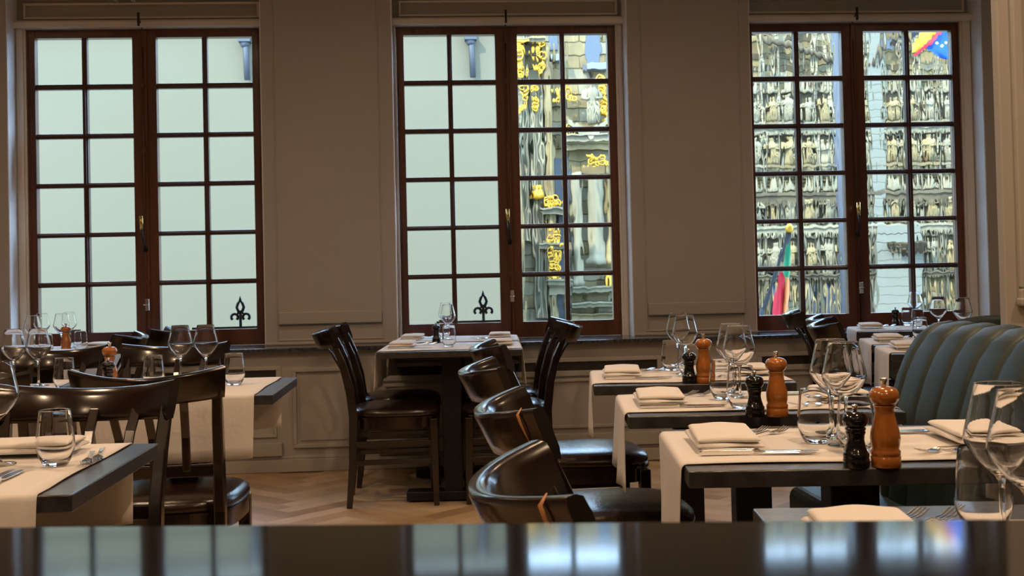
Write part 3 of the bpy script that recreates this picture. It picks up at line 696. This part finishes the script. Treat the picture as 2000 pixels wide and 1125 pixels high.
def make_salt():
    t = thing('salt_mill', '', 'salt mill')
    MB().lathe([(.0215, 0), (.0225, .001), (.0225, .014), (.0215, .0155), (.0222, .017), (.0222, .023), (.020, .026), (.0165, .036), (.0145, .048), (.0155, .056), (.0172, .060), (.0160, .0625), (.0176, .065), (.0174, .068), (.0140, .069)], 32).build('body', M['millblack'], t)
    MB().lathe([(.0140, .069), (.0190, .071), (.0218, .077), (.0222, .083), (.0195, .091), (.0120, .0955), (.003, .096)], 32).build('head', M['millblack'], t)
    hd_ = [c for c in bpy.data.objects if c.parent == t and c.name.startswith('head')][0]
    MB().lathe([(.0038, .095), (.0034, .099), (.0052, .102), (.0050, .107), (0, .108)], 14).build('knob', M['chrome'], hd_)
    return t
ZT_ = .7555
def wine(x, y, d): place('wine', make_wine, (x, y, ZT_), random.uniform(0, 6), d, 'wine glasses')
def tumb(x, y, d): place('tumb', make_tumbler, (x, y, ZT_), random.uniform(0, 6), d, 'water tumblers')
def mill(x, y, d, z=.7503): place('mill', make_mill, (x, y, z), random.uniform(0, 6), d, 'wooden pepper mills')
def salt(x, y, d, z=.7503): place('salt', make_salt, (x, y, z), random.uniform(0, 6), d, 'black salt mills')

# ------------------------------------------------------------------ tables
TBL = {}
def T(key, *a, **k): TBL[key] = t = Tab(key, *a, **k); return t
Z = T('Z', 'front right table', .395, 1.13, 6, .68, .55, 'dark oak table nearest at right, behind the black counter')
A = T('A', 'second right table', .432, 2.010, 6, .68, .55, 'dark oak table with large mills at right, before green banquette')
B = T('B', 'third right table', .462, 2.812, 6, .66, .53, 'dark oak table third from front in the right row')
C = T('C', 'fourth right table', .489, 3.620, 7, .62, .59, 'dark oak table farthest back in the right row')
M1 = T('M1', 'near middle window table', -.275, 5.62, 3, .69, .68, 'near one of two dark tables below the middle window', by=.25)
M2 = T('M2', 'far middle window table', -.238, 6.305, 3, .69, .74, 'far one of two dark tables, touching middle window sill', by=.24)
L1 = T('L1', 'front left table', -1.255, 1.99, 0, .655, .61, 'dark oak table at front left corner of the room')
L2 = T('L2', 'middle left table', -1.15, 3.64, 0, .655, .65, 'dark oak table behind the second left chair, near left window')
L2b = T('L2b', 'far left middle table', -1.84, 3.64, 0, .655, .65, 'dark oak table at left frame edge in the middle row')
L3 = T('L3', 'near left window table', -2.42, 5.62, 0, .67, .68, 'near one of two dark tables below the left window', by=.25)
L3b = T('L3b', 'far left window table', -2.42, 6.31, 0, .67, .74, 'far one of two dark tables, touching left window sill', by=.24)
W1 = T('W1', 'right window table', 2.325, 6.33, 14, .66, .60, 'dark table closest to the right window')
W2 = T('W2', 'second right window table', 1.965, 5.16, 14, .66, .58, 'dark table second from the right window')
W3 = T('W3', 'third right window table', 1.825, 4.60, 14, .66, .55, 'dark table third from right window, partly behind green banquette')

runner(Z, 'x', .06, .43, .17, .15, 'cream runner on the nearest right table behind the counter', 1)
runner(A, 'x', .06, .50, .19, .15, 'cream runner on the second right table under the large mills', 2)
runner(B, 'x', .065, .49, .18, .15, 'cream runner on the third right table', 3)
runner(C, 'x', .055, .56, .16, .14, 'cream runner on the fourth right table with bluish drop', 4)
runner(M1, 'x', .04, .60, .165, .15, 'pale runner on the near table below middle window', 5)
runner(M2, 'x', .06, .68, .15, .15, 'pale runner on the far table below middle window', 6)
runner(L1, 'y', .07, .600, .20, .17, 'tan runner on the front left table', 7)
runner(L2, 'y', .07, .600, .18, .17, 'cream runner hanging behind the second left chair', 8)
runner(L2b, 'y', .07, .600, .18, .17, 'cream runner on the table at left frame edge', 9)
runner(L3, 'x', .05, .62, .16, .14, 'pale runner on the near table below left window', 10)
runner(L3b, 'x', .05, .68, .16, .14, 'bluish white runner on the far table below left window', 11)
runner(W1, 'x', .04, .55, .17, .15, 'bluish white runner on the table closest to right window', 12)
runner(W2, 'x', .05, .53, .17, .15, 'bluish white runner on second table from right window', 13)
runner(W3, 'x', .05, .50, .17, .15, 'bluish white runner on table partly behind green banquette', 14)

setting(Z, 'L', 'left of nearest right table', off=.0)
setting(A, 'L', 'left of second right table'); setting(A, 'R', 'right of second right table')
setting(B, 'L', 'left of third right table'); setting(B, 'R', 'right of third right table')
setting(C, 'L', 'left of fourth right table'); setting(C, 'R', 'right of fourth right table')
setting(M1, 'L', 'left of near middle window table', inset=.10); setting(M1, 'R', 'right of near middle window table', inset=.10)
setting(M2, 'L', 'left of far middle window table', inset=.10); setting(M2, 'R', 'right of far middle window table', inset=.10)
setting(L1, 'F', 'far side of front left table', off=-.095, inset=.14, fa=12, fl=.095); setting(L1, 'N', 'near side of front left table', nap=False, forks=False, off=.035, inset=.082)
setting(L2, 'N', 'near side of middle left table', inset=.11)
setting(L2b, 'N', 'near side of left edge table')
setting(L3, 'R', 'right of near left window table', inset=.11); setting(L3b, 'R', 'right of far left window table', inset=.11)
setting(W1, 'L', 'left of table closest to right window'); setting(W2, 'L', 'left of second right window table'); setting(W3, 'L', 'left of third right window table')

# glasses and mills
wine(.668, 1.36, 'large wine glass at right frame edge, rear of the pair'); wine(.655, 1.275, 'large wine glass at right frame edge, front of the pair')
tumb(.690, 1.455, 'empty tumbler before the wine glasses at right frame edge')
wine(.793, 2.318, 'rear wine glass left of the largest wooden mill'); wine(.783, 2.215, 'front wine glass left of the largest wooden mill')
tumb(.740, 2.262, 'left tumbler below wine glasses on second right table'); tumb(.772, 2.130, 'tumbler right behind the largest black mill')
mill(.772, 1.988, 'largest amber wooden pepper mill on second right table'); salt(.722, 1.994, 'largest black salt mill on second right table')
wine(.806, 3.155, 'left wine glass on the third right table'); wine(.790, 3.02, 'right wine glass on the third right table')
tumb(.762, 3.09, 'left tumbler on the third right table'); tumb(.752, 2.865, 'right tumbler on the third right table, left of black mill')
mill(.802, 2.730, 'middle amber pepper mill on the third right table'); salt(.751, 2.738, 'middle black salt mill on the third right table')
wine(.863, 4.13, 'left wine glass on the fourth right table'); wine(.838, 3.90, 'right wine glass on the fourth right table')
tumb(.822, 4.055, 'left tumbler on the fourth right table'); tumb(.829, 3.80, 'right tumbler behind small black mill, fourth right table')
mill(.832, 3.605, 'smallest amber pepper mill in the right row'); salt(.787, 3.614, 'smallest black salt mill in the right row')
wine(.078, 6.42, 'near wine glass below the middle window'); wine(.070, 6.88, 'far wine glass below the middle window')
tumb(.074, 5.87, 'near tumbler below the middle window'); tumb(.06, 6.70, 'far tumbler below the middle window')
salt(.012, 6.36, 'dark mill behind glasses below the middle window')
tumb(-.718, 2.285, 'empty tumbler beside forks on the front left table'); wine(-.838, 2.32, 'wine glass cut by left frame edge on front table')
wine(-.872, 4.13, 'left wine glass of two beneath left window right casement'); wine(-.784, 4.12, 'right wine glass of two beneath left window right casement')
tumb(-.929, 3.98, 'tumbler between the chairs on the middle left table'); tumb(-.665, 3.975, 'tumbler at right end of the middle left table')
tumb(-1.215, 3.97, 'tumbler on the left edge table, middle row')
wine(-1.445, 4.17, 'leftmost wine glass of pair near left frame edge'); wine(-1.360, 4.16, 'right wine glass of pair near left frame edge')
mill(-1.095, 4.07, 'amber pepper mill between two left chair backs'); salt(-1.055, 3.90, 'black mill before amber mill between left chairs', z=.7535)
wine(-2.06, 6.22, 'leftmost wine glass of the near pair below left window'); wine(-2.155, 6.66, 'leftmost wine glass of the far pair below left window'); wine(-2.008, 6.52, 'near wine glass right of amber mill, below left window'); wine(-2.075, 6.88, 'far wine glass right of amber mill, below left window')
mill(-1.905, 6.26, 'slim amber pepper mill below left window', z=.7535)
tumb(-1.965, 6.62, 'right tumbler below the left window'); tumb(-1.965, 6.13, 'tumbler left of mill below left window'); tumb(-1.86, 6.36, 'tumbler right behind mill below left window')
salt(2.750, 6.865, 'black mill on table closest to right window', z=.7545)
wine(2.86, 6.84, 'wine glass above tumblers by the right window'); wine(2.435, 5.55, 'second wine glass beside right window reveal'); wine(2.415, 5.24, 'third wine glass beside right window reveal')
tumb(2.795, 6.80, 'left tumbler by the right window'); tumb(2.715, 6.46, 'right tumbler by the right window'); tumb(2.28, 5.40, 'tumbler just above the green banquette top')

# ------------------------------------------------------------------ chairs
chair(.445, 1.43, 0, 'worn dark chair nearest the counter, at the nearest right table')
chair(.480, 2.25, 0, 'dark chair with chipped rail at the second right table')
chair(.470, 3.20, 0, 'dark chair at the left of the third right table')
chair(.530, 4.22, 2, 'dark chair at the left of the fourth right table')
chair(-.196, 5.90, 2, 'near dark chair left of the middle window tables')
chair(-.185, 6.46, 2, 'far dark chair left of the middle window tables')
chair(.338, 5.90, 180, 'near dark chair right of the middle window tables')
chair(.368, 6.50, 180, 'far dark chair right of the middle window tables')
chair(-.835, 2.60, -90, 'dark chair behind the front left table, rail seen largest')
chair(-.800, 3.66, 90, 'dark chair with lit leather seat before middle left table')
chair(-1.335, 3.66, 90, 'dark chair rail at left edge beside the tumbler')
chair(-1.03, 4.48, -90, 'dark chair behind middle left table, under the paired glasses')
chair(-1.50, 4.48, -90, 'dark chair behind left edge table with warm highlights')
chair(-1.82, 5.93, 180, 'near dark chair at right of left window tables')
chair(-1.80, 6.55, 180, 'far dark chair at right of left window tables')
chair(2.42, 6.66, -14, 'dark chair closest to the right window')
chair(2.30, 5.84, -10, 'middle dark chair of three before right window')
chair(2.09, 5.17, -10, 'nearest dark chair of three before right window')
# worn bare-wood chips on the two nearest rails belong to the chairs
def chip(o, pts):
    b_ = MB(); b_.tube(pts, [.001, .0032, .0028, .0018, .001][:len(pts)], 6, flat=.5); b_.build('worn_patch', M['worn'], o)

CH = [o for o in bpy.data.objects if o.get('category') == 'chair' and 'worn dark chair' in o['label'] or o.get('category') == 'chair' and 'chipped rail' in o['label']]
for o in CH: chip(o, [(.188, -.330, .862), (.196, -.338, .851), (.196, -.333, .836), (.194, -.325, .818), (.192, -.318, .803)])

# ------------------------------------------------------------------ banquettes
def backrest(y0, y1, chan, prof, round_end=.10):
    """channel-tufted back running along y, facing -x; prof = list of (x,z) from lower front over the top to the back"""
    n = int(round((y1 - y0) / chan)); g = []
    P2 = [Vector((p[0], 0, p[1])) for p in prof]
    nor = []
    for i in range(len(P2)):
        t = (P2[min(i + 1, len(P2) - 1)] - P2[max(i - 1, 0)]).normalized(); nor.append(Vector((-t.z, 0, t.x)))
    ctr = Vector((sum(p.x for p in P2) / len(P2) + .05, 0, .62))
    for c_ in range(n):
        for k in range(9):
            s = (1 - math.cos(PI * k / 8)) / 2; y = y0 + (c_ + s) * chan
            puff = .020 * (abs(math.sin(PI * s)) ** .16) - .018
            dend = y1 - y; q = 1.0
            if dend < round_end: q = math.sqrt(max(0, 1 - (1 - dend / round_end) ** 2)) 
            ring = []
            for p, nn in zip(P2, nor):
                v = p + nn * puff
                v = Vector((ctr.x + (v.x - ctr.x) * (.35 + .65 * q), 0, v.z - (1 - q) * .10 * (v.z > .6) * (v.z - .6) / .35))
                ring.append((v.x, y, v.z))
            g.append(ring)
    return g
bq = thing('green_banquette', 'dark green channel-tufted banquette with rounded end at right', 'banquette', (0, 0, 0))
prof = [(1.175, .30), (1.180, .42), (1.192, .55), (1.205, .66), (1.222, .74), (1.245, .81), (1.272, .87), (1.305, .915), (1.345, .942), (1.390, .948), (1.430, .935), (1.455, .90), (1.465, .80), (1.468, .5), (1.468, .1)]
g = backrest(.54, 3.18, .12, prof)
b = MB(); b.grid(g); b.add(g[-1], [tuple(range(len(prof)))]); b.add(g[0], [tuple(range(len(prof) - 1, -1, -1))]); b.build('backrest', M['green'], bq)
b = MB(); b.box(.99, 1.22, .55, 3.30, .38, .485); b.build('seat', M['green'], bq, bevel=.03, seg=4)
b = MB(); b.box(1.01, 1.25, .60, 3.28, .08, .385)
b.build('base', M['green'], bq, bevel=.01)
b = MB(); b.box(1.04, 1.42, .65, 3.15, 0, .08); b.build('plinth', M['tmetal'], bq)
# second banquette: back rises above the first, beside the partition
b2 = thing('corner_banquette', 'dark green banquette back rising beside the projecting wall', 'banquette', (0, 0, 0))
b = MB(); rr = []
for i in range(15):
    s = i / 14; x = 1.80 + .56 * s; zt = .918 - .03 * (1 - min(1, s * 3)) ** 2
    rr.append([(x, 4.02, .1), (x, 4.02, zt - .06), (x, 4.035, zt - .015), (x, 4.07, zt), (x, 4.11, zt - .01), (x, 4.14, zt - .06), (x, 4.15, .45), (x, 4.15, .1)])
b.grid(rr); b.add(rr[0], [tuple(range(7, -1, -1))]); b.add(rr[-1], [tuple(range(8))]); b.build('backrest', M['green'], b2)
b = MB(); b.box(1.90, 2.33, 4.15, 4.42, .30, .45); b.build('seat', M['green'], b2, bevel=.03, seg=3)
b = MB(); b.box(1.92, 2.31, 4.16, 4.40, 0, .30); b.build('base', M['tmetal'], b2)

# ------------------------------------------------------------------ front counter
ct = thing('bar_counter', 'out-of-focus glossy black counter top along the bottom edge', 'counter', (0, 0, 0), -rad(8))
MB().box(-1.6, 1.6, -.05, .676, .905, .950).build('counter_top', M['counter'], ct, bevel=.004)
MB().box(-1.55, 1.55, 0, .60, .10, .905).build('counter_body', M['tmetal'], ct)
MB().box(-1.5, 1.5, .04, .54, 0, .10).build('plinth', M['tmetal'], ct)

# ------------------------------------------------------------------ ceiling lamps (each lamp carries its own light)
def make_lamp():
    t = thing('ceiling_spotlight', '', 'lamp')
    MB().lathe([(.05, 0), (.05, -.02)], 20).build('mount', M['lampmetal'], t)
    MB().lathe([(.008, -.02), (.008, -.12)], 10).build('stem', M['lampmetal'], t)
    MB().lathe([(.03, -.12), (.055, -.15), (.06, -.27), (.055, -.27), (.05, -.16)], 24).build('shade', M['lampmetal'], t)
    MB().lathe([(.048, -.255), (.048, -.262)], 20).build('diffuser', M['lamp'], t)
    ld = bpy.data.lights.new('spot', 'SPOT'); ld.energy = 100; ld.color = (1, .68, .41); ld.spot_size = rad(165); ld.spot_blend = .8; ld.shadow_soft_size = .08
    lo = bpy.data.objects.new('bulb', ld); COL.objects.link(lo); lo.parent = t; lo.location = (0, 0, -.29)
    return t
DIM = None
for x, y in ((-1.6, 1.2), (1.0, 1.2), (-1.6, 3.3), (1.0, 3.3), (-1.6, -1.2), (1.0, -1.2), (-2.9, 5.3), (-.6, 5.4), (1.6, 5.4), (3.6, 5.2), (2.6, 2.2)):
    o = place('lamp', make_lamp, (x, y, 3.598), 0, 'black ceiling spotlight above the dining tables', 'ceiling spotlights')
    if y > 5:                                          # the wall-side lamps are dimmer
        k = [c for c in bpy.data.objects if c.parent == o and c.type == 'LIGHT'][0]
        if DIM is None: DIM = k.data.copy(); DIM.energy = 30
        k.data = DIM
